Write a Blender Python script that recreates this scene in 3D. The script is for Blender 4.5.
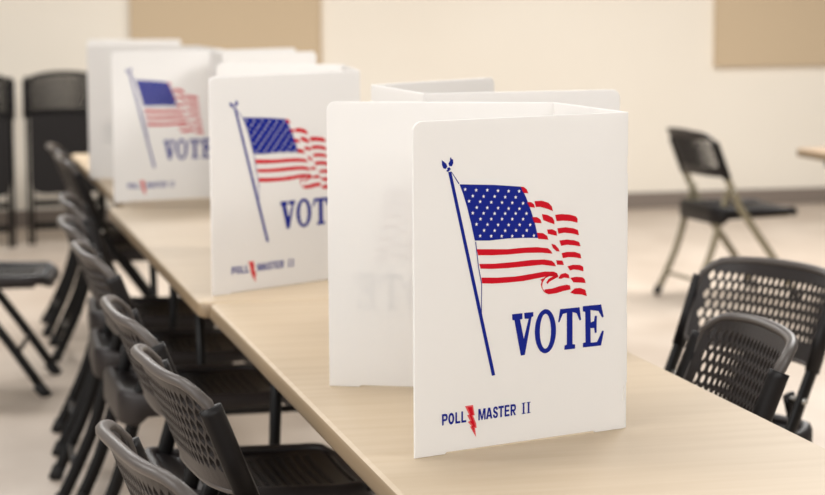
import bpy, bmesh, math, random
from mathutils import Vector, Matrix

C = bpy.context.scene.collection
for _o in list(bpy.data.objects):
    bpy.data.objects.remove(_o, do_unlink=True)

# ------------------------------------------------------------------ camera
def make_camera():
    f, pitch, roll, yaw, h = 2150.0, 0.118218, -0.0063669, 0.229527, 1.4892
    cy, sy, cp, sp = math.cos(yaw), math.sin(yaw), math.cos(pitch), math.sin(pitch)
    R = Vector((cy, -sy, 0))
    F = Vector((sy * cp, cy * cp, -sp))
    D = F.cross(R)                      # image-down direction
    cr, sr = math.cos(roll), math.sin(roll)
    right = R * cr - D * sr
    down = R * sr + D * cr
    up = -down
    m = Matrix(((right.x, up.x, -F.x, 0), (right.y, up.y, -F.y, 0), (right.z, up.z, -F.z, h), (0, 0, 0, 1)))
    cam = bpy.data.cameras.new('camera')
    cam.sensor_width = 36.0
    cam.lens = f / 825.0 * 36.0
    cam.clip_end = 60
    cam.dof.use_dof = True
    cam.dof.focus_distance = 3.5
    cam.dof.aperture_fstop = 4.7
    o = bpy.data.objects.new('camera', cam)
    o.matrix_world = m
    C.objects.link(o)
    bpy.context.scene.camera = o
make_camera()

# ------------------------------------------------------------------ light
w = bpy.data.worlds.new('room_daylight')  # even ambient fill added around the open room
bpy.context.scene.world = w
w.use_nodes = True
w.node_tree.nodes['Background'].inputs[0].default_value = (1.0, 0.98, 0.96, 1)
w.node_tree.nodes['Background'].inputs[1].default_value = 0.16

def area(name, loc, size, power, col, rot=(0, 0, 0)):
    l = bpy.data.lights.new(name, 'AREA')
    l.shape = 'RECTANGLE'; l.size, l.size_y = size
    l.energy = power; l.color = col
    o = bpy.data.objects.new(name, l)
    o.location = loc; o.rotation_euler = rot
    C.objects.link(o)
WARM = (1.0, 0.98, 0.955)
for x, y, e in ((-2.2, 1.8, 90), (3.0, 1.4, 70), (-2.6, 5.0, 105), (3.4, 6.0, 90), (0.6, 10.4, 124), (5.0, 10.2, 172), (0.7, 4.4, 40)):  # overhead area lamps out of view; last one added to brighten the second booth
    area('ceiling_fixture_light', (x, y, 3.3), (1.6, 1.2), e, WARM)
# unseen soft lamps added behind and left of the camera to brighten the booths
area('window_daylight', (0.6, -4.2, 3.3), (5.5, 2.0), 185, (1.0, 0.985, 0.97), (math.radians(72), 0, math.radians(-3)))
area('window_daylight', (-4.6, 1.5, 2.3), (6.0, 2.0), 75, (1.0, 0.985, 0.97), (math.radians(72), 0, math.radians(-72)))

vs = bpy.context.scene.view_settings
vs.view_transform = 'Standard'
vs.look = 'None'
vs.exposure = 0.20
vs.gamma = 1.0
vs.use_curve_mapping = False

# ------------------------------------------------------------------ materials
def lin(c):
    return tuple(((v / 255) / 12.92 if v / 255 <= 0.04045 else ((v / 255 + 0.055) / 1.055) ** 2.4) for v in c)

def mat(name, rgb, rough=0.5, metal=0.0, noise=None, bump=None, spec=0.5):
    m = bpy.data.materials.new(name)
    m.use_nodes = True
    nt = m.node_tree; b = nt.nodes['Principled BSDF']
    c = lin(rgb)
    b.inputs['Base Color'].default_value = (*c, 1)
    b.inputs['Roughness'].default_value = rough
    b.inputs['Metallic'].default_value = metal
    b.inputs['Specular IOR Level'].default_value = spec
    tc = nt.nodes.new('ShaderNodeTexCoord')
    if noise:
        sc, rgb2, stretch = noise
        mp = nt.nodes.new('ShaderNodeMapping'); mp.inputs['Scale'].default_value = stretch
        nz = nt.nodes.new('ShaderNodeTexNoise'); nz.inputs['Scale'].default_value = sc
        nz.inputs['Detail'].default_value = 4
        rp = nt.nodes.new('ShaderNodeValToRGB')
        rp.color_ramp.elements[0].position = 0.35; rp.color_ramp.elements[1].position = 0.68
        rp.color_ramp.elements[0].color = (*c, 1); rp.color_ramp.elements[1].color = (*lin(rgb2), 1)
        nt.links.new(tc.outputs['Object'], mp.inputs[0]); nt.links.new(mp.outputs[0], nz.inputs['Vector'])
        nt.links.new(nz.outputs[0], rp.inputs[0]); nt.links.new(rp.outputs[0], b.inputs['Base Color'])
    if bump:
        sc, st = bump
        nb = nt.nodes.new('ShaderNodeTexNoise'); nb.inputs['Scale'].default_value = sc
        bp = nt.nodes.new('ShaderNodeBump'); bp.inputs['Strength'].default_value = st
        bp.inputs['Distance'].default_value = 0.002
        nt.links.new(tc.outputs['Object'], nb.inputs['Vector']); nt.links.new(nb.outputs[0], bp.inputs['Height'])
        nt.links.new(bp.outputs[0], b.inputs['Normal'])
    return m

M = {}
M['wall'] = mat('painted_wall', (234, 225, 210), 0.8, noise=(0.7, (238, 230, 216), (1, 1, 1)))
M['ceiling'] = mat('ceiling_paint', (238, 232, 220), 0.9)
M['floor'] = mat('polished_floor', (182, 166, 150), 0.42, noise=(2.2, (202, 188, 173), (1, 0.6, 1)))
M['tack'] = mat('tan_tack_board', (199, 178, 148), 0.9, bump=(300, 0.3))
M['base'] = mat('rubber_baseboard', (128, 116, 106), 0.6)
M['laminate'] = mat('beige_laminate', (178, 159, 133), 0.5, spec=0.35, noise=(5, (184, 166, 141), (0.5, 6, 1)))
M['brown'] = mat('brown_laminate', (158, 134, 108), 0.6)
M['rim'] = mat('table_edge_band', (140, 120, 94), 0.45)  # edge coloured darker than the top, shade on its vertical side painted in
M['steel'] = mat('black_steel', (9, 7, 7), 0.4, spec=0.3)
M['plastic'] = mat('charcoal_plastic', (80, 74, 70), 0.40, bump=(400, 0.15), spec=0.4)  # chair plastic lightened for the back rims, imitating light from above
M['plastic_dark'] = mat('black_plastic', (15, 11, 11), 0.45, bump=(400, 0.15), spec=0.3)
M['sheet'] = mat('dark_grey_plastic', (40, 35, 34), 0.45, bump=(400, 0.15), spec=0.35)
M['foot'] = mat('rubber_foot', (18, 16, 16), 0.7)
M['beige_steel'] = mat('olive_grey_steel', (132, 123, 100), 0.4)  # reflected light on the tubes put into the steel colour
M['blue'] = mat('blue_ink', (10, 30, 132), 0.6, spec=0.2)
M['red'] = mat('red_ink', (200, 6, 32), 0.6, spec=0.2)
M['pink'] = mat('light_red_ink', (222, 90, 92), 0.55)
M['white'] = mat('white_ink', (236, 233, 232), 0.55)
M['screw'] = mat('chrome_pivot', (190, 188, 182), 0.3, 1.0)
M['sticker'] = mat('blue_sticker', (60, 70, 190), 0.5)

def booth_material():
    m = bpy.data.materials.new('white_corrugated_plastic')
    m.use_nodes = True
    nt = m.node_tree; b = nt.nodes['Principled BSDF']; out = nt.nodes['Material Output']
    b.inputs['Base Color'].default_value = (*lin((244, 243, 241)), 1)
    b.inputs['Roughness'].default_value = 0.5
    b.inputs['Specular IOR Level'].default_value = 0.3
    tr = nt.nodes.new('ShaderNodeBsdfTranslucent'); tr.inputs[0].default_value = (*lin((246, 243, 240)), 1)
    mx = nt.nodes.new('ShaderNodeMixShader'); mx.inputs[0].default_value = 0.34
    nt.links.new(b.outputs[0], mx.inputs[1]); nt.links.new(tr.outputs[0], mx.inputs[2])
    nt.links.new(mx.outputs[0], out.inputs[0])
    return m
M['booth'] = booth_material()

# ------------------------------------------------------------------ helpers
def obj(name, bm, m, parent=None, smooth=False, recalc=True):
    if recalc: bmesh.ops.recalc_face_normals(bm, faces=bm.faces)
    me = bpy.data.meshes.new(name); bm.to_mesh(me); bm.free()
    for x in (m if isinstance(m, (list, tuple)) else [m]): me.materials.append(x)
    if smooth:
        for p in me.polygons: p.use_smooth = True
    o = bpy.data.objects.new(name, me); C.objects.link(o)
    if parent: o.parent = parent
    return o

def tag(o, label, cat, group=None):
    o['label'] = label; o['category'] = cat
    if group: o['group'] = group
    return o

def thing(name, label, cat, loc=(0, 0, 0), rotz=0, group=None):
    o = bpy.data.objects.new(name, None); o.empty_display_size = 0.1
    C.objects.link(o); o.location = loc; o.rotation_euler = (0, 0, rotz)
    return tag(o, label, cat, group)

def struct(name, bm, m):
    o = obj(name, bm, m); o['kind'] = 'structure'; return o

def dup(root, loc, rotz, label, group=None):
    r = root.copy(); C.objects.link(r); r.location = loc; r.rotation_euler = (0, 0, rotz)
    r['label'] = label
    if group: r['group'] = group
    def rec(a, b):
        for ch in list(a.children):
            c = ch.copy(); C.objects.link(c); c.parent = b
            rec(ch, c)
    rec(root, r)
    return r

def box(bm, x0, x1, y0, y1, z0, z1, bevel=0, seg=2):
    r = bmesh.ops.create_cube(bm, size=1)
    for v in r['verts']:
        v.co = Vector(((x0 + x1) / 2 + v.co.x * (x1 - x0), (y0 + y1) / 2 + v.co.y * (y1 - y0), (z0 + z1) / 2 + v.co.z * (z1 - z0)))
    if bevel:
        es = list({e for v in r['verts'] for e in v.link_edges})
        bmesh.ops.bevel(bm, geom=es, offset=bevel, segments=seg, affect='EDGES', profile=0.5)
    return bm

def sweep(bm, pts, prof, side, closed=False, cap=True):
    """sweep a profile [(a,b)...] along pts; `side` is the direction profile-a keeps to."""
    n = len(pts); rings = []
    for i, p in enumerate(pts):
        p = Vector(p)
        a = Vector(pts[(i - 1) % n] if (closed or i > 0) else pts[i]); b = Vector(pts[(i + 1) % n] if (closed or i < n - 1) else pts[i])
        t = (b - a).normalized()
        s = Vector(side(i, p) if callable(side) else side); s = (s - t * s.dot(t)).normalized()
        u = t.cross(s)
        rings.append([bm.verts.new(p + s * x + u * y) for x, y in prof])
    k = len(prof)
    for i in range(n if closed else n - 1):
        A, B = rings[i], rings[(i + 1) % n]
        for j in range(k):
            bm.faces.new((A[j], A[(j + 1) % k], B[(j + 1) % k], B[j]))
    if cap and not closed:
        bm.faces.new(rings[0]); bm.faces.new(rings[-1][::-1])

def ell(a, b, n=10):
    return [(a * math.cos(2 * math.pi * i / n), b * math.sin(2 * math.pi * i / n)) for i in range(n)]

def smooth_path(pts, k=6):
    out = []
    P = [Vector(p) for p in pts]
    for i in range(len(P) - 1):
        p0 = P[max(i - 1, 0)]; p1 = P[i]; p2 = P[i + 1]; p3 = P[min(i + 2, len(P) - 1)]
        for j in range(k):
            t = j / k
            out.append(0.5 * ((2 * p1) + (p2 - p0) * t + (2 * p0 - 5 * p1 + 4 * p2 - p3) * t * t + (3 * p1 - p0 - 3 * p2 + p3) * t ** 3))
    out.append(P[-1])
    return out

def rounded_rect(x0, x1, y0, y1, r, n=6):
    """r: radii for (x0y0, x1y0, x1y1, x0y1), counter-clockwise."""
    cs = [((x0, y0), 1, 1, 180), ((x1, y0), -1, 1, 270), ((x1, y1), -1, -1, 0), ((x0, y1), 1, -1, 90)]
    out = []
    for (c, sx, sy, a0), rr in zip(cs, r):
        if rr <= 0: out.append(c); continue
        for i in range(n + 1):
            a = math.radians(a0 + 90 * i / n)
            out.append((c[0] + sx * rr + rr * math.cos(a), c[1] + sy * rr + rr * math.sin(a)))
    return out

def prism(bm, outline, f0, f1):
    """outline of 2-D points, f0/f1 map them to the two faces."""
    A = [bm.verts.new(f0(*p)) for p in outline]; B = [bm.verts.new(f1(*p)) for p in outline]
    n = len(A)
    bm.faces.new(A); bm.faces.new(B[::-1])
    for i in range(n): bm.faces.new((A[i], B[i], B[(i + 1) % n], A[(i + 1) % n]))

# ------------------------------------------------------------------ room
struct('floor', box(bmesh.new(), -5, 11, -5.5, 14.0, -0.1, 0), M['floor'])
struct('wall_back', box(bmesh.new(), -5, 11, 14.0, 14.15, 0, 3.6), M['wall'])
struct('baseboard_back', box(bmesh.new(), -5, 11, 13.985, 14.0, 0, 0.11, 0.004), M['base'])
for x0, x1, lb in ((1.407, 2.657, 'tan tack board on the back wall behind the row of white booths'),
                   (5.408, 7.9, 'tan tack board on the back wall at upper right, above the lone chair')):
    t = thing('tack_board', lb, 'board', (x0, 13.98, 0.965), 0)
    obj('board_panel', box(bmesh.new(), 0.004, x1 - x0 - 0.004, -0.012, 0.018, 0.004, 1.216), M['tack'], t)
    b = bmesh.new(); W_ = x1 - x0
    box(b, 0, W_, -0.018, 0.018, 0, 0.014); box(b, 0, W_, -0.018, 0.018, 1.206, 1.22)
    box(b, 0, 0.014, -0.018, 0.018, 0.014, 1.206); box(b, W_ - 0.014, W_, -0.018, 0.018, 0.014, 1.206)
    obj('board_frame', b, M['tack'], t)

# ------------------------------------------------------------------ folding tables
def make_table(name, label, x0, x1, y0, y1, group=None, along='y', top_mat='laminate', inset=0.0):
    t = thing(name, label, 'table', ((x0 + x1) / 2, (y0 + y1) / 2, 0), 0, group)
    hx, hy = (x1 - x0) / 2, (y1 - y0) / 2
    r = 0.03
    out = rounded_rect(-hx, hx, -hy, hy, (r, r, r, r))
    b = bmesh.new()
    # rounded edge profile, built as stacked outlines
    prof = [(0.010, 0.700), (0.003, 0.703), (0.0, 0.710), (0.0, 0.728), (0.0035, 0.7365), (0.011, 0.740)]
    rings = []
    for ins, z in prof:
        o2 = rounded_rect(-hx + ins, hx - ins, -hy + ins, hy - ins, (r - ins,) * 4)
        rings.append([b.verts.new((x, y, z)) for x, y in o2])
    n = len(rings[0])
    for A, B in zip(rings, rings[1:]):
        for i in range(n): b.faces.new((A[i], A[(i + 1) % n], B[(i + 1) % n], B[i]))
    b.faces.new(rings[0][::-1]); top = b.faces.new(rings[-1])
    o = obj('tabletop', b, [M['rim'], M[top_mat]], t)
    for p in o.data.polygons:
        if p.normal.z > 0.9: p.material_index = 1
        elif abs(p.normal.z) < 0.95: p.use_smooth = True
    # steel skirt rails
    for s in (-1, 1):
        if along == 'y': obj('rail', box(bmesh.new(), s * (hx - 0.09) - 0.012, s * (hx - 0.09) + 0.012, -hy + 0.12, hy - 0.12, 0.655, 0.70), M['steel'], t)
        else: obj('rail', box(bmesh.new(), -hx + 0.12, hx - 0.12, s * (hy - 0.09) - 0.012, s * (hy - 0.09) + 0.012, 0.655, 0.70), M['steel'], t)
    for s in (-1, 1):
        for q in (-1, 1):
            b = bmesh.new()
            if along == 'y': pts = [(q * (hx - 0.12), s * (hy - 0.30 - inset), 0.70), (q * (hx - 0.12), s * (hy - 0.22 - inset), 0.35), (q * (hx - 0.10), s * (hy - 0.18 - inset), 0.0)]
            else: pts = [(s * (hx - 0.30), q * (hy - 0.12), 0.70), (s * (hx - 0.22), q * (hy - 0.12), 0.35), (s * (hx - 0.18), q * (hy - 0.10), 0.0)]
            sweep(b, pts, ell(0.014, 0.014), (1, 0.3, 0))
            obj('leg', b, M['steel'], t, True)
        b = bmesh.new()
        if along == 'y': sweep(b, [(-hx + 0.12, s * (hy - 0.21 - inset), 0.30), (hx - 0.12, s * (hy - 0.21 - inset), 0.30)], ell(0.011, 0.011), (0, 0, 1))
        else: sweep(b, [(s * (hx - 0.21), -hy + 0.12, 0.30), (s * (hx - 0.21), hy - 0.12, 0.30)], ell(0.011, 0.011), (0, 0, 1))
        obj('crossbar', b, M['steel'], t, True)
    return t
make_table('folding_table', 'long beige laminate table nearest, carrying the sharp white booth in front', 0.694, 1.457, 2.10, 5.165)
make_table('folding_table', 'beige laminate table in the middle of the row, its rounded corner meeting the nearest table', 0.672, 1.435, 5.172, 7.60, inset=0.64)
make_table('folding_table', 'beige laminate table at the far end of the row, under the farthest white booths', 0.735, 1.498, 7.607, 10.25)
make_table('folding_table', 'separate beige table whose corner enters at the right edge before the back wall', 4.106, 6.0, 8.79, 9.55, along='x', top_mat='brown')
TR = {"pole":[[[664,4612],[724,4620],[1580,1208],[1512,1205]]],
 "finial":[[[541,4811],[576,4790],[629,4748],[646,4699],[617,4665],[570,4679],[543,4733]],[[700,4833],[717,4852],[731,4822],[759,4811],[763,4752],[735,4704],[688,4707],[669,4752],[700,4794]],[[641,4680],[688,4691],[716,4660],[687,4634],[664,4616],[624,4632],[652,4659]]],
 "rope":[[[716,4621],[734,4612],[882,4418],[865,4408]],[[1187,3448],[1203,3447],[1261,3016],[1320,2748],[1315,2484],[1316,2236],[1299,2287],[1301,2485],[1304,2749],[1245,3017]]],
 "canton":[[[882,4404],[1207,4382],[1571,4358],[1887,4324],[2099,4300],[2206,4120],[2313,3874],[2394,3650],[2453,3427],[2152,3448],[1833,3461],[1464,3451],[1178,3471],[1101,3776],[1025,4038],[948,4256]]],
 "stars":[[[990,4317],[1206,4293],[1425,4281],[1639,4260],[1850,4240],[2062,4228],[1139,4202],[1352,4182],[1571,4169],[1781,4148],[1993,4132],[1066,4121],[1284,4100],[1503,4078],[1718,4061],[1924,4045],[2142,4024],[1216,4009],[1424,3993],[1639,3975],[1850,3954],[2067,3937],[1138,3924],[1351,3907],[1570,3889],[1781,3876],[1993,3863],[2211,3850],[1288,3816],[1502,3803],[1717,3789],[1924,3776],[2142,3762],[1210,3735],[1428,3717],[1638,3699],[1849,3685],[2072,3671],[2286,3657],[1360,3626],[1570,3608],[1780,3594],[1998,3584],[2217,3570],[1282,3541],[1501,3522],[1712,3508],[1923,3494],[2142,3483],[2362,3473]]],
 "stripes":[[[1214,3326],[1516,3305],[1833,3282],[2152,3286],[2421,3276],[2648,3243],[2714,3198],[2747,3143],[2529,3176],[2206,3195],[1833,3195],[1516,3205],[1244,3225]],[[1265,3081],[1568,3062],[1939,3061],[2313,3069],[2583,3058],[2736,3025],[2790,2981],[2823,2925],[2529,2974],[2206,2971],[1832,2969],[1516,2980],[1291,3001]],[[1306,2853],[1621,2828],[1992,2817],[2313,2836],[2584,2855],[2774,2840],[2845,2808],[2873,2753],[2638,2771],[2475,2757],[2152,2730],[1779,2729],[1515,2737],[1321,2756]],[[2099,4300],[2163,4292],[2217,4250],[2254,4182],[2142,4193]],[[2217,4041],[2313,4031],[2367,3993],[2388,3935],[2265,3955]],[[2324,3786],[2431,3775],[2502,3731],[2523,3668],[2367,3687]],[[2426,3517],[2556,3500],[2637,3450],[2665,3382],[2453,3414]],[[2378,4045],[2528,4045],[2664,4002],[2734,3936],[2756,3856],[2637,3903],[2501,3941],[2404,3947]],[[2529,3821],[2637,3802],[2746,3751],[2784,3691],[2789,3634],[2691,3666],[2556,3719]],[[2637,3556],[2746,3553],[2828,3512],[2844,3436],[2746,3460],[2654,3484]],[[2724,3312],[2801,3289],[2872,3222],[2899,3167],[2828,3181],[2757,3239]],[[2823,3027],[2955,3013],[2988,2935],[2845,2950]],[[2868,2718],[2922,2785],[3021,2799],[3087,2763],[3104,2700],[2994,2722],[2922,2705]],[[2800,3792],[2936,3796],[3101,3777],[3239,3738],[3272,3692],[3267,3630],[3129,3665],[2964,3684],[2833,3684]],[[2849,3564],[3019,3570],[3184,3542],[3278,3505],[3301,3415],[3157,3455],[2992,3479],[2871,3470]],[[2888,3354],[3047,3361],[3212,3336],[3307,3299],[3335,3226],[3185,3254],[3047,3272],[2927,3263]],[[2938,3138],[3048,3152],[3213,3141],[3330,3101],[3352,3019],[3213,3047],[3075,3062],[2965,3052]],[[3059,2908],[3186,2925],[3325,2910],[3391,2874],[3397,2797],[3297,2827],[3186,2845],[3115,2832]],[[3121,2707],[3242,2716],[3381,2696],[3426,2657],[3443,2593],[3326,2611],[3187,2626]],[[3116,2458],[3215,2521],[3326,2521],[3438,2481],[3471,2371],[3354,2407],[3215,2423]],[[2846,2795],[2730,2783],[2610,2744],[2550,2679],[2535,2615],[2550,2565],[2580,2538],[2605,2495],[2575,2514],[2530,2575],[2510,2642],[2525,2697],[2585,2758],[2710,2805]],[[2585,2554],[2746,2557],[2897,2586],[3049,2599],[3116,2577],[3126,2510],[2984,2497],[2822,2470],[2670,2466],[2600,2496]],[[2851,2778],[2872,2744],[2796,2717],[2685,2677],[2650,2639],[2620,2666],[2670,2727],[2761,2761]],[[2495,2724],[2570,2747],[2530,2697]]],
 "vote":[[[1920,2193],[2131,2194],[2131,2096],[2083,2091],[2160,1764],[2259,2090],[2175,2097],[2166,2196],[2354,2194],[2354,2121],[2319,2114],[2181,1488],[2098,1484],[1968,2089],[1926,2095]],[[2825,1845],[2821,1918],[2808,1989],[2787,2054],[2760,2111],[2726,2158],[2688,2192],[2647,2214],[2604,2221],[2561,2215],[2520,2194],[2482,2160],[2448,2114],[2421,2057],[2401,1993],[2389,1924],[2384,1851],[2389,1778],[2401,1708],[2422,1643],[2449,1586],[2482,1539],[2520,1504],[2562,1482],[2605,1474],[2648,1480],[2689,1501],[2727,1534],[2761,1581],[2788,1637],[2809,1702],[2821,1772]],[[2719,1847],[2717,1905],[2710,1960],[2699,2012],[2685,2056],[2668,2093],[2648,2120],[2626,2137],[2604,2143],[2581,2137],[2560,2121],[2540,2093],[2523,2057],[2509,2012],[2498,1961],[2492,1906],[2490,1849],[2492,1791],[2498,1736],[2509,1685],[2523,1640],[2541,1603],[2561,1575],[2582,1558],[2604,1552],[2627,1558],[2648,1575],[2668,1602],[2686,1638],[2700,1683],[2710,1734],[2717,1790]],[[2910,2195],[3317,2192],[3351,1976],[3317,1967],[3255,2096],[3169,2123],[3171,1578],[3226,1565],[3227,1495],[2997,1495],[3003,1569],[3051,1576],[3050,2119],[2965,2109],[2895,1974],[2867,1977]],[[3384,2204],[3776,2201],[3833,1983],[3799,1974],[3720,2093],[3549,2125],[3556,1915],[3627,1927],[3642,2018],[3686,2014],[3681,1722],[3644,1720],[3628,1809],[3550,1816],[3557,1566],[3691,1563],[3800,1749],[3837,1740],[3779,1495],[3390,1499],[3390,1574],[3446,1581],[3437,2105],[3388,2114]]],
 "bolt_outer":[[[974,756],[1133,758],[1167,583],[1132,583],[1193,447],[1206,367],[1174,371],[1192,213],[1073,405],[1105,408],[1028,488],[1074,500],[1016,600],[1053,607]]],
 "bolt_inner":[[[1021,733],[1114,729],[1138,598],[1100,591],[1158,462],[1174,386],[1140,395],[1158,295],[1100,413],[1132,418],[1066,488],[1105,501],[1053,605],[1079,611]]],
 "text_quad":[[[521,485],[2303,495],[522,672],[2303,685]]]}

# ------------------------------------------------------------------ voting booths
def make_glyph_polys():
    """letters of the small maker's line in unit boxes: width 1, height 1"""
    def st(pts, w=0.27):      # poly-line to quads
        return pts, w
    G = {}
    G['P'] = [[(0, 0), (.3, 0), (.3, 1), (0, 1)], [(.3, .80), (.62, .80), (.62, 1), (.3, 1)], [(.3, .36), (.62, .36), (.62, .54), (.3, .54)],
              [(.62, .80), (.70, .74), (.70, .60), (.62, .54), (.62, .36), (.86, .42), (.99, .58), (.99, .78), (.86, .95), (.62, 1)]]
    G['L'] = [[(0, 0), (.32, 0), (.32, 1), (0, 1)], [(.32, 0), (.95, 0), (.95, .19), (.32, .19)]]
    G['M'] = [[(0, 0), (.2, 0), (.2, 1), (0, 1)], [(.8, 0), (1, 0), (1, 1), (.8, 1)], [(.2, 1), (.2, .62), (.42, 0), (.5, 0), (.5, .28), (.3, 1)], [(.8, 1), (.7, 1), (.5, .28), (.5, 0), (.58, 0), (.8, .62)]]
    G['A'] = [[(0, 0), (.28, 0), (.5, .72), (.5, 1), (.34, 1)], [(1, 0), (.72, 0), (.5, .72), (.5, 1), (.66, 1)], [(.31, .2), (.69, .2), (.64, .37), (.36, .37)]]
    G['T'] = [[(.34, 0), (.66, 0), (.66, .8), (.34, .8)], [(0, .8), (1, .8), (1, 1), (0, 1)]]
    G['E'] = [[(0, 0), (.32, 0), (.32, 1), (0, 1)], [(.32, 0), (.95, 0), (.95, .18), (.32, .18)], [(.32, .41), (.88, .41), (.88, .58), (.32, .58)], [(.32, .82), (.93, .82), (.93, 1), (.32, 1)]]
    G['R'] = G['P'] + [[(.34, .40), (.62, .40), (1, 0), (.68, 0)]]
    S = [(.95, .72), (.66, .70), (.60, .80), (.48, .84), (.36, .78), (.36, .68), (.52, .60), (.80, .50), (.97, .36), (.95, .16), (.78, .02), (.50, -.02), (.20, .02), (.03, .16), (0, .32),
         (.30, .33), (.36, .20), (.50, .15), (.64, .20), (.66, .30), (.50, .38), (.22, .47), (.06, .62), (.06, .82), (.22, .98), (.50, 1.02), (.80, .98), (.93, .86)]
    G['S'] = [S]
    ring = []
    N = 16
    for i in range(N):
        a, c = 2 * math.pi * i / N, 2 * math.pi * (i + 1) / N
        ring.append([(.5 + .5 * math.cos(a), .5 + .52 * math.sin(a)), (.5 + .5 * math.cos(c), .5 + .52 * math.sin(c)), (.5 + .2 * math.cos(c), .5 + .3 * math.sin(c)), (.5 + .2 * math.cos(a), .5 + .3 * math.sin(a))])
    G['O'] = ring
    G['I'] = [[(.30, .07), (.70, .07), (.70, .93), (.30, .93)], [(.05, 0), (.95, 0), (.95, .07), (.05, .07)], [(.05, .93), (.95, .93), (.95, 1), (.05, 1)]]
    return G
GLY = make_glyph_polys()

def star(cx, cy, r):
    return [(cx + (r if i % 2 == 0 else r * 0.42) * math.sin(math.pi * i / 5), cy + (r if i % 2 == 0 else r * 0.42) * math.cos(math.pi * i / 5)) for i in range(10)]

def ink(name, groups, parent, frame):
    """flat ink of groups [(polys, material, lift)] on the face given by frame (origin, u, n)"""
    o_, u_, n_ = frame
    b = bmesh.new(); mats = []
    for polys, m, lift in groups:
        k = len(mats); mats.append(m)
        for p in polys:
            vs_ = []
            for x, y in p:
                vs_.append(b.verts.new(o_ + u_ * x + Vector((0, 0, 1)) * y + n_ * lift))
            f = b.faces.new(vs_); f.material_index = k
            f.normal_update()
            if f.normal.dot(n_) < 0: f.normal_flip()
    bmesh.ops.triangulate(b, faces=b.faces[:], ngon_method='EAR_CLIP')
    me = bpy.data.meshes.new(name); b.to_mesh(me); b.free()
    for m in mats: me.materials.append(m)
    o = bpy.data.objects.new(name, me); C.objects.link(o); o.parent = parent
    return o

def s4(polys): return [[(x * 1e-4, y * 1e-4) for x, y in p] for p in polys]

def print_on(panel, frame, L):
    """the flag, VOTE and the maker's line, laid out on a 0.435 m wide wing; L the wing's length"""
    sc = L / 0.435
    def q(polys): return [[(x * sc, y) for x, y in p] for p in polys]
    ink('flagpole_print', [(q(s4(TR['pole'] + TR['finial'] + TR['rope'])), M['blue'], 0.0006)], panel, frame)
    stars = [star(x * 1e-4 * sc, y * 1e-4, 0.0034) for x, y in TR['stars'][0]]
    ink('flag_print', [(q(s4(TR['canton'])), M['blue'], 0.0006), (q(s4(TR['stripes'])), M['red'], 0.0006), (stars, M['white'], 0.0010)], panel, frame)
    V = s4(TR['vote']); outer, inner = V[1], V[2]
    ring = [[outer[i], outer[(i + 1) % 32], inner[(i + 1) % 32], inner[i]] for i in range(32)]
    ink('vote_lettering', [(q([V[0]] + ring + V[3:]), M['blue'], 0.0006)], panel, frame)
    # small maker's line, letter boxes given along the 0..665 wide line
    (x0, b0), (x1, b1), (_, t0), (_, t1) = s4(TR['text_quad'])[0]
    def place(ch, a, c):
        out = []
        for p in GLY[ch]:
            pp = []
            for gx, gy in p:
                k = (a + (c - a) * gx) / 665.0
                pp.append((x0 + (x1 - x0) * k, (b0 + (b1 - b0) * k) * (1 - gy) + (t0 + (t1 - t0) * k) * gy))
            out.append(pp)
        return out
    lines = {'poll_lettering': [], 'master_lettering': [], 'numeral_lettering': []}
    for ch, a, c in (('P', 0, 42), ('O', 46, 90), ('L', 98, 136), ('L', 142, 180), ('M', 268, 322), ('A', 325, 373), ('S', 377, 416), ('T', 418, 459), ('E', 465, 504), ('R', 510, 552), ('I', 594, 626), ('I', 632, 664)):
        lines['poll_lettering' if a < 200 else 'master_lettering' if a < 580 else 'numeral_lettering'] += place(ch, a, c)
    for nm, ls in lines.items(): ink(nm, [(q(ls), M['blue'], 0.0006)], panel, frame)
    ink('lightning_bolt_print', [(q(s4(TR['bolt_outer'])), M['pink'], 0.0006), (q(s4(TR['bolt_inner'])), M['red'], 0.0010)], panel, frame)

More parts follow.
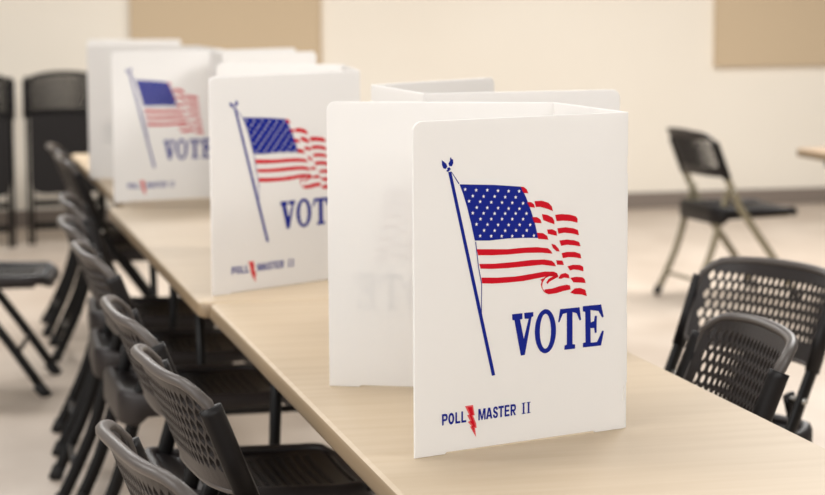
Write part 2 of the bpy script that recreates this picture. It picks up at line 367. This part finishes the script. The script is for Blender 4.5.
BH, BT = 0.5448, 0.0045     # booth height and sheet thickness
def make_booth(label, near_free, near_fold, far_fold, far_free, nprint='near'):
    """plan points of the three leaves; prints on the outside of both wings"""
    pts = [Vector((x, y, 0)) for x, y in (near_free, near_fold, far_fold, far_free)]
    cen = sum(pts, Vector()) / 4
    t = thing('voting_booth', label, 'voting booth', (cen.x, cen.y, 0.7402), 0, 'tabletop voting booths')
    pts = [p - cen for p in pts]
    def panel(name, a, b, free_a, wing):
        d = (b - a); L = d.length; u = d / L
        n = Vector((u.y, -u.x, 0))
        if n.dot((a + b) / 2) < 0: n = -n            # outward
        bm = bmesh.new()
        rr = 0.017
        foot = 0.003
        if wing:
            out = [(0, 0), (0.058, 0), (0.062, foot), (L - 0.072, foot), (L - 0.068, 0), (L - 0.006, 0), (L - 0.006, 0.045), (L - 0.0085, 0.047), (L - 0.0085, 0.072), (L - 0.006, 0.075), (L, 0.08),
                   (L, 0.20), (L - 0.004, 0.203), (L - 0.004, 0.228), (L, 0.231), (L, 0.44), (L - 0.004, 0.443), (L - 0.004, 0.468), (L, 0.471), (L, BH)]
            arc = [(rr - rr * math.sin(math.pi / 2 * i / 6), BH - rr + rr * math.cos(math.pi / 2 * i / 6)) for i in range(7)]
            out += arc
        else:
            out = [(0.003, 0), (L - 0.003, 0), (L - 0.003, BH), (0.003, BH)]
        z = Vector((0, 0, 1))
        f0 = lambda x, y: a + u * x + z * y
        f1 = lambda x, y: a + u * x + z * y - n * BT
        prism(bm, out, f0, f1)
        bmesh.ops.recalc_face_normals(bm, faces=bm.faces)
        be = [e for e in bm.edges if len(e.link_faces) == 2 and e.calc_face_angle(0) > 1.2 and abs(((e.verts[0].co - e.verts[1].co).normalized()).dot(n)) < 0.5]
        bmesh.ops.bevel(bm, geom=be, offset=0.0008, segments=1, affect='EDGES')
        return obj(name, bm, M['booth'], t), (a, u, n), L
    # each wing measured from its free edge to its fold
    pn, fn, Ln = panel('side_panel', pts[0], pts[1], True, True)
    pf, ff, Lf = panel('side_panel', pts[3], pts[2], True, True)
    panel('back_panel', pts[1], pts[2], True, False)
    # the print reads left to right seen from outside
    for P_, (a, u, n), L in ((pn, fn, Ln), (pf, ff, Lf)):
        right = Vector((0, 0, 1)).cross(n)           # viewer's right when facing the outside
        if right.dot(u) > 0: fr = (a, u, n)
        else: fr = (a + u * L, -u, n)
        print_on(P_, fr, L)
    return t
make_booth('sharp white booth nearest the camera, flag and VOTE print fully visible', (0.778, 3.321), (1.188, 3.468), (1.165, 3.818), (0.770, 3.999))
make_booth('second white booth in the row, slightly blurred flag, VOTE partly behind the nearest booth', (0.722, 5.275), (1.160, 5.56), (1.215, 6.06), (0.89, 6.33))
make_booth('white booth third in the row, blurred pale flag beside the charcoal chairs', (0.712, 7.78), (1.135, 7.86), (1.12, 8.45), (0.715, 8.85))
make_booth('white booth farthest back at left, a pale edge showing behind the third flag booth', (0.735, 9.12), (1.15, 9.28), (1.19, 9.66), (0.80, 9.90))
make_booth('white booth opening to the right, its grey inner wing showing above the nearest booth', (1.446, 4.276), (1.017, 4.246), (1.005, 4.700), (1.366, 4.987))
make_booth('white booth opening to the right, its blank rim peeking above the second flag booth', (1.40, 7.458), (1.055, 7.39), (1.065, 7.76), (1.42, 7.99))

# ------------------------------------------------------------------ folding chairs
def perf_sheet(bm, f, u0, u1, v0, v1, w, hh, slant, wall, solid):
    """interlocking tall hexagon cells (a slot in each) over [u0,u1]x[v0,v1]; f(u,v) -> 3-D"""
    pitch = hh - slant
    rows = int((v1 - v0) / pitch) + 2; cols = int((u1 - u0) / w) + 3
    cl = lambda p: (min(max(p[0], u0), u1), min(max(p[1], v0), v1))
    for j in range(rows):
        cv = v0 + j * pitch
        for i in range(cols):
            cu = u0 + (i - 0.5) * w + (0.5 * w if j % 2 else 0)
            hexo = [(0, -hh / 2), (w / 2, -hh / 2 + slant), (w / 2, hh / 2 - slant), (0, hh / 2), (-w / 2, hh / 2 - slant), (-w / 2, -hh / 2 + slant)]
            O = [cl((cu + x, cv + y)) for x, y in hexo]
            if max(p[0] for p in O) - min(p[0] for p in O) < 1e-5 or max(p[1] for p in O) - min(p[1] for p in O) < 1e-5: continue
            if solid(cu, cv):
                q = []
                for p in O:
                    if not q or abs(p[0] - q[-1][0]) + abs(p[1] - q[-1][1]) > 1e-6: q.append(p)
                if abs(q[0][0] - q[-1][0]) + abs(q[0][1] - q[-1][1]) < 1e-6: q.pop()
                ar = sum(q[k - 1][0] * q[k][1] - q[k][0] * q[k - 1][1] for k in range(len(q)))
                if len(q) > 2 and abs(ar) > 1e-9: bm.faces.new([bm.verts.new(f(*p)) for p in q])
                continue
            sx = 1 - wall / w; sy = 1 - wall * 1.5 / hh
            OV = [bm.verts.new(f(*p)) for p in O]; IV = [bm.verts.new(f(cu + x * sx, cv + y * sy)) for x, y in hexo]
            for k in range(6): bm.faces.new((OV[k], OV[(k + 1) % 6], IV[(k + 1) % 6], IV[k]))
    bmesh.ops.remove_doubles(bm, verts=bm.verts, dist=1e-5)

def thicken(o, t):
    md = o.modifiers.new('thickness', 'SOLIDIFY'); md.thickness = t; md.offset = 0

HT = 0.82          # chair height
PX = 0.238         # half spacing of the posts
def post_y(z):     # y of the front-leg tube at height z (rear leaning above the seat)
    pts = [(0.0, 0.240), (0.20, 0.105), (0.40, -0.040), (0.46, -0.083), (0.60, -0.150), (0.84, -0.245)]
    for (z0, y0), (z1, y1) in zip(pts, pts[1:]):
        if z <= z1: return y0 + (y1 - y0) * (z - z0) / (z1 - z0)
    return pts[-1][1]

def back_pt(x, z, off=0.0):
    """point on the curved back sheet, x across, z height; off pushes it rearward"""
    s = min(1.0, abs(x) / 0.235)
    bow = -0.050 * (1 - s ** 3.6)
    return Vector((x, post_y(z) + bow + 0.008 - off, z + off * 0.35))

def seat_pt(x, y, dz=0.0):
    s = x / 0.22
    z = 0.437 + 0.010 * s * s - 0.008 * math.sin(max(0, min(1, (y + 0.15) / 0.40)) * math.pi)
    if y < -0.12: z += (-0.12 - y) * 0.25
    if y > 0.22: z -= (y - 0.22) * 0.5
    return Vector((x, y, z + dz))

def make_chair(name, label, group, loc, rotz, body, sheet, dark, tube):
    t = thing(name, label, 'chair', loc, rotz, group)
    zb, zt = 0.615, HT
    def ztop(x):
        s = abs(x) / 0.235
        return zt - 0.014 * s * s - 0.03 * max(0, (s - 0.80) / 0.20) ** 2
    # perforated back sheet
    def f(u, v):
        return back_pt(u, min(v, ztop(u) - 0.006))
    bm = bmesh.new()
    perf_sheet(bm, f, -0.231, 0.231, zb, zt, 0.0200, 0.0360, 0.0130, 0.0054, lambda u, v: abs(u) > 0.215 or v < zb + 0.032 or v > ztop(u) - 0.022)
    bmesh.ops.dissolve_degenerate(bm, dist=1e-5, edges=bm.edges)
    o = obj('backrest', bm, sheet, t); thicken(o, 0.006)
    # rim all round the back, thick rolled rail on top
    bm = bmesh.new()
    out = []
    N = 26
    for i in range(N + 1):
        x = -0.232 + 0.464 * i / N; out.append((x, ztop(x)))
    for i in range(1, 7): out.append((0.234 - 0.006 * (i / 6) ** 2, ztop(0.234) + (zb + 0.012 - ztop(0.234)) * i / 6))
    for i in range(1, N): x = 0.226 - 0.452 * i / N; out.append((x, zb - 0.004))
    for i in range(6, 0, -1): out.append((-0.234 + 0.006 * (i / 6) ** 2, ztop(0.234) + (zb + 0.012 - ztop(0.234)) * i / 6))
    n = len(out)
    pts = [back_pt(x, z) for x, z in out]
    rings = []
    for i, p in enumerate(pts):
        tdir = (pts[(i + 1) % n] - pts[i - 1]).normalized()
        x, z = out[i]
        nrm = Vector((0, -1, 0.35)); nrm = (nrm - tdir * nrm.dot(tdir)).normalized(); u = tdir.cross(nrm)
        top = max(0, min(1, (z - (ztop(x) - 0.05)) / 0.05))
        ra, rb = 0.0062 + 0.0058 * top, 0.0055 + 0.0045 * top
        rings.append([bm.verts.new(p + nrm * (a * ra + 0.004 * top) + u * (b * rb)) for a, b in ell(1, 1, 10)])
    for i in range(n):
        A, B = rings[i], rings[(i + 1) % n]
        for j in range(10): bm.faces.new((A[j], A[(j + 1) % 10], B[(j + 1) % 10], B[j]))
    obj('back_rim', bm, body, t, True)
    # seat: perforated sheet and a thick rolled rim that drops over at the rear
    bm = bmesh.new()
    def g(u, v): return seat_pt(u * (0.985 if v > 0 else 0.95), v)
    def ssolid(u, v):
        return abs(u) > 0.150 or v < -0.085 or v > 0.180
    perf_sheet(bm, g, -0.205, 0.205, -0.180, 0.245, 0.019, 0.034, 0.012, 0.008, ssolid)
    o = obj('seat', bm, dark, t); thicken(o, 0.007)
    bm = bmesh.new()
    so = rounded_rect(-0.216, 0.216, -0.190, 0.252, (0.06, 0.06, 0.08, 0.08), 7)
    n = len(so); rings = []
    ext = []
    for i, (x, y) in enumerate(so):
        rear = max(0, min(1, (-0.115 - y) / 0.04))
        c = Vector((0, 0.06, 0)); d = (Vector((x, y, 0)) - c); 
        a, b = Vector((*so[i - 1], 0)), Vector((*so[(i + 1) % n], 0)); td = (b - a).normalized(); od = Vector((td.y, -td.x, 0))
        p = seat_pt(x, y)
        drop = 0.020 + 0.052 * rear
        prof = [(-0.020, 0.0035), (-0.010, 0.010), (0.0, 0.011), (0.009, 0.007), (0.014, -0.004), (0.014, -drop), (0.008, -drop - 0.006), (0.0, -drop - 0.005), (-0.004, -drop + 0.004), (-0.006, -0.006), (-0.018, -0.006)]
        rings.append([bm.verts.new(p + od * q + Vector((0, 0, w_))) for q, w_ in prof])
    for i in range(n):
        A, B = rings[i], rings[(i + 1) % n]; k = len(A)
        for j in range(k): bm.faces.new((A[j], A[(j + 1) % k], B[(j + 1) % k], B[j]))
    obj('seat_rim', bm, sheet, t, True)
    # flat-oval tube legs
    flat = ell(0.0085, 0.018, 12)
    for s in (-1, 1):
        bm = bmesh.new()
        zs = [0.008, 0.1, 0.2, 0.3, 0.40, 0.43, 0.46, 0.52, 0.60, 0.70, 0.765]
        sweep(bm, [(s * PX, post_y(z) + 0.004, z) for z in zs], flat, (1, 0, 0))
        lg = obj('front_leg', bm, tube, t, True)
        bm = bmesh.new(); sweep(bm, [(s * PX, post_y(0) + 0.004, 0.0), (s * PX, post_y(0.05) - 0.004, 0.045)], ell(0.0115, 0.021, 12), (1, 0, 0))
        obj('foot_cap', bm, M['foot'], lg, True)
        # moulded sleeve where the post enters the back
        bm = bmesh.new(); sweep(bm, [(s * (PX + 0.001), post_y(z) + 0.003, z) for z in (0.60, 0.68, 0.76, 0.772)], [(a * 1.4, b * 1.2) for a, b in flat], (1, 0, 0))
        obj('post_sleeve', bm, dark, lg, True)
        bm = bmesh.new()
        xr = PX - 0.046
        rp = smooth_path([(s * xr, -0.118, 0.545), (s * xr, -0.155, 0.42), (s * xr, -0.215, 0.22), (s * xr, -0.315, 0.008)], 4)
        sweep(bm, rp, flat, (1, 0, 0))
        rl = obj('rear_leg', bm, tube, t, True)
        bm = bmesh.new(); sweep(bm, [(s * xr, -0.319, 0.0), (s * xr, -0.301, 0.042)], ell(0.0115, 0.021, 12), (1, 0, 0))
        obj('foot_cap', bm, M['foot'], rl, True)
        bm = bmesh.new(); sweep(bm, [(s * (xr - 0.006), -0.118, 0.535), (s * (PX + 0.012), -0.118, 0.535)], ell(0.008, 0.008, 10), (0, 0, 1))
        obj('pivot', bm, M['screw'], t, True)
        bm = bmesh.new()
        sweep(bm, [(s * xr, -0.150, 0.425), (s * xr, 0.02, 0.412), (s * xr, 0.20, 0.414)], ell(0.005, 0.011, 8), (1, 0, 0))
        obj('seat_bracket', bm, tube, t, True)
    bm = bmesh.new(); sweep(bm, [(-PX, post_y(0.16), 0.16), (PX, post_y(0.16), 0.16)], ell(0.009, 0.009, 10), (0, 0, 1))
    obj('crossbar', bm, tube, t, True)
    bm = bmesh.new(); sweep(bm, [(-PX + 0.046, -0.266, 0.11), (PX - 0.046, -0.266, 0.11)], ell(0.009, 0.009, 10), (0, 0, 1))
    obj('crossbar', bm, tube, t, True)
    return t

def base_from_back(cx, cy, heading):
    """floor position of a chair whose back-top centre stands at (cx,cy) and which faces `heading` degrees"""
    a = math.radians(heading)
    return (cx + 0.262 * math.cos(a), cy + 0.262 * math.sin(a), 0), a - math.pi / 2

LEFT = [  # back-top centre x, y, heading, label
    (0.304, 3.175, 6.5, 'nearest charcoal folding chair at bottom left, only its curled back top in frame'),
    (0.428, 3.905, 4.5, 'charcoal folding chair second nearest on the left, full perforated back and black seat showing'),
    (0.424, 4.60, 0.8, 'charcoal folding chair third nearest on the left, just behind the sharpest perforated back'),
    (0.440, 5.700, 1.0, 'blurred charcoal folding chair left of the table joint, behind the gap in the row'),
    (0.448, 6.400, -2.5, 'blurred charcoal folding chair in the cluster of three rounded back tops, nearest but one'),
    (0.500, 7.130, -3.5, 'blurred charcoal folding chair, topmost of the cluster of three rounded back tops'),
    (0.612, 8.970, -2.0, 'far blurred charcoal folding chair pushed against the table by the third flag booth'),
    (0.618, 9.630, -2.5, 'farthest charcoal folding chair of the left row, before the folded chairs'),
]
G1 = 'charcoal folding chairs along the left side of the tables'
p0, r0 = base_from_back(*LEFT[0][:3])
chair0 = make_chair('folding_chair', LEFT[0][3], G1, p0, r0, M['plastic'], M['sheet'], M['plastic_dark'], M['steel'])
for x, y, h, lb in LEFT[1:]:
    p, r = base_from_back(x, y, h); dup(chair0, p, r, lb, G1)
# right side of the table
p, r = base_from_back(1.645, 3.98, 177); dup(chair0, p, r, 'black folding chair tucked against the right edge of the nearest table', 'folding chairs right of the table')
p, r = base_from_back(2.062, 4.88, -160); dup(chair0, p, r, 'black folding chair with wide perforated back, behind the one tucked at the table', 'folding chairs right of the table')
# chair on the open floor at left
p0_, a_ = (0.265, 8.27, 0), math.radians(-8.6); dup(chair0, p0_, a_ - math.pi / 2, 'black folding chair cut by the left edge, only seat front and front legs in frame', 'loose folding chairs')
# lone far chair at right, legs coloured lighter to imitate reflected light
a_ = math.radians(4.4)
far = make_chair('folding_chair', 'lone folding chair with olive-grey legs on the open floor before the back wall', 'loose folding chairs', (3.895, 9.80, 0), a_ - math.pi / 2, M['sheet'], M['plastic_dark'], M['plastic_dark'], M['beige_steel'])

# folded chairs leaning in stacks at the back
def make_folded(label, loc):
    t = thing('folded_chair', label, 'chair', loc, 0, 'folded chairs standing by the back wall')
    H2 = 1.03
    for s in (-1, 1):
        bm = bmesh.new(); sweep(bm, [(s * 0.225, -0.004 + 0.05 * (1 - z / H2), z) for z in (0.0, 0.4, 0.8, H2 - 0.03)], ell(0.010, 0.019, 10), (1, 0, 0)); obj('front_leg', bm, M['steel'], t, True)
        bm = bmesh.new(); sweep(bm, [(s * 0.198, 0.03, z) for z in (0.0, 0.4, 0.74)], ell(0.009, 0.017, 10), (1, 0, 0)); obj('rear_leg', bm, M['steel'], t, True)
    def ztop(x): return H2 - 0.05 * (abs(x) / 0.245) ** 2.5
    bm = bmesh.new()
    def f(u, v):
        z = 0.76 + (ztop(u) - 0.76) * v; return Vector((u, -0.045 * (1 - (u / 0.245) ** 2) * -1 - 0.012 + 0.02 * (1 - v), z))
    perf_sheet(bm, f, -0.245, 0.245, 0, 1, 0.0204, 0.17, 0.06, 0.010, lambda u, v: abs(u) > 0.2 or v < 0.15 or v > 0.9)
    o = obj('backrest', bm, M['plastic_dark'], t); thicken(o, 0.014)
    bm = bmesh.new()
    so = rounded_rect(-0.212, 0.212, 0.31, 0.785, (0.07, 0.07, 0.05, 0.05), 6)
    prism(bm, so, lambda x, z: Vector((x, -0.036 + 0.02 * abs(x), z)), lambda x, z: Vector((x, -0.004 + 0.02 * abs(x), z)))
    es = [e for e in bm.edges if e.calc_face_angle(0) > 1.2]
    bmesh.ops.bevel(bm, geom=es, offset=0.006, segments=2, affect='EDGES')
    obj('seat', bm, M['plastic_dark'], t)
    for z in (0.10, 0.24):
        bm = bmesh.new(); sweep(bm, [(-0.2, 0.03, z), (0.2, 0.03, z)], ell(0.009, 0.009, 8), (0, 0, 1)); obj('crossbar', bm, M['steel'], t, True)
    return t
fc = make_folded('folded black chair standing before the back wall, left of the booths, foremost of its stack', (0.905, 12.95, 0))
for i in (1, 2):
    dup(fc, (0.905 + 0.006 * i, 12.95 + 0.11 * i, 0), 0, ('folded black chair in the right stack by the back wall, directly behind its foremost chair', 'folded black chair rearmost in the right stack by the back wall')[i - 1])
for i in range(3):
    dup(fc, (0.36 + 0.006 * i, 12.85 + 0.11 * i, 0), 0, ('folded black chair at the far left edge by the back wall, foremost of its stack', 'folded black chair at the far left edge, middle of its stack by the back wall', 'folded black chair at the far left edge, rearmost of its stack by the back wall')[i])
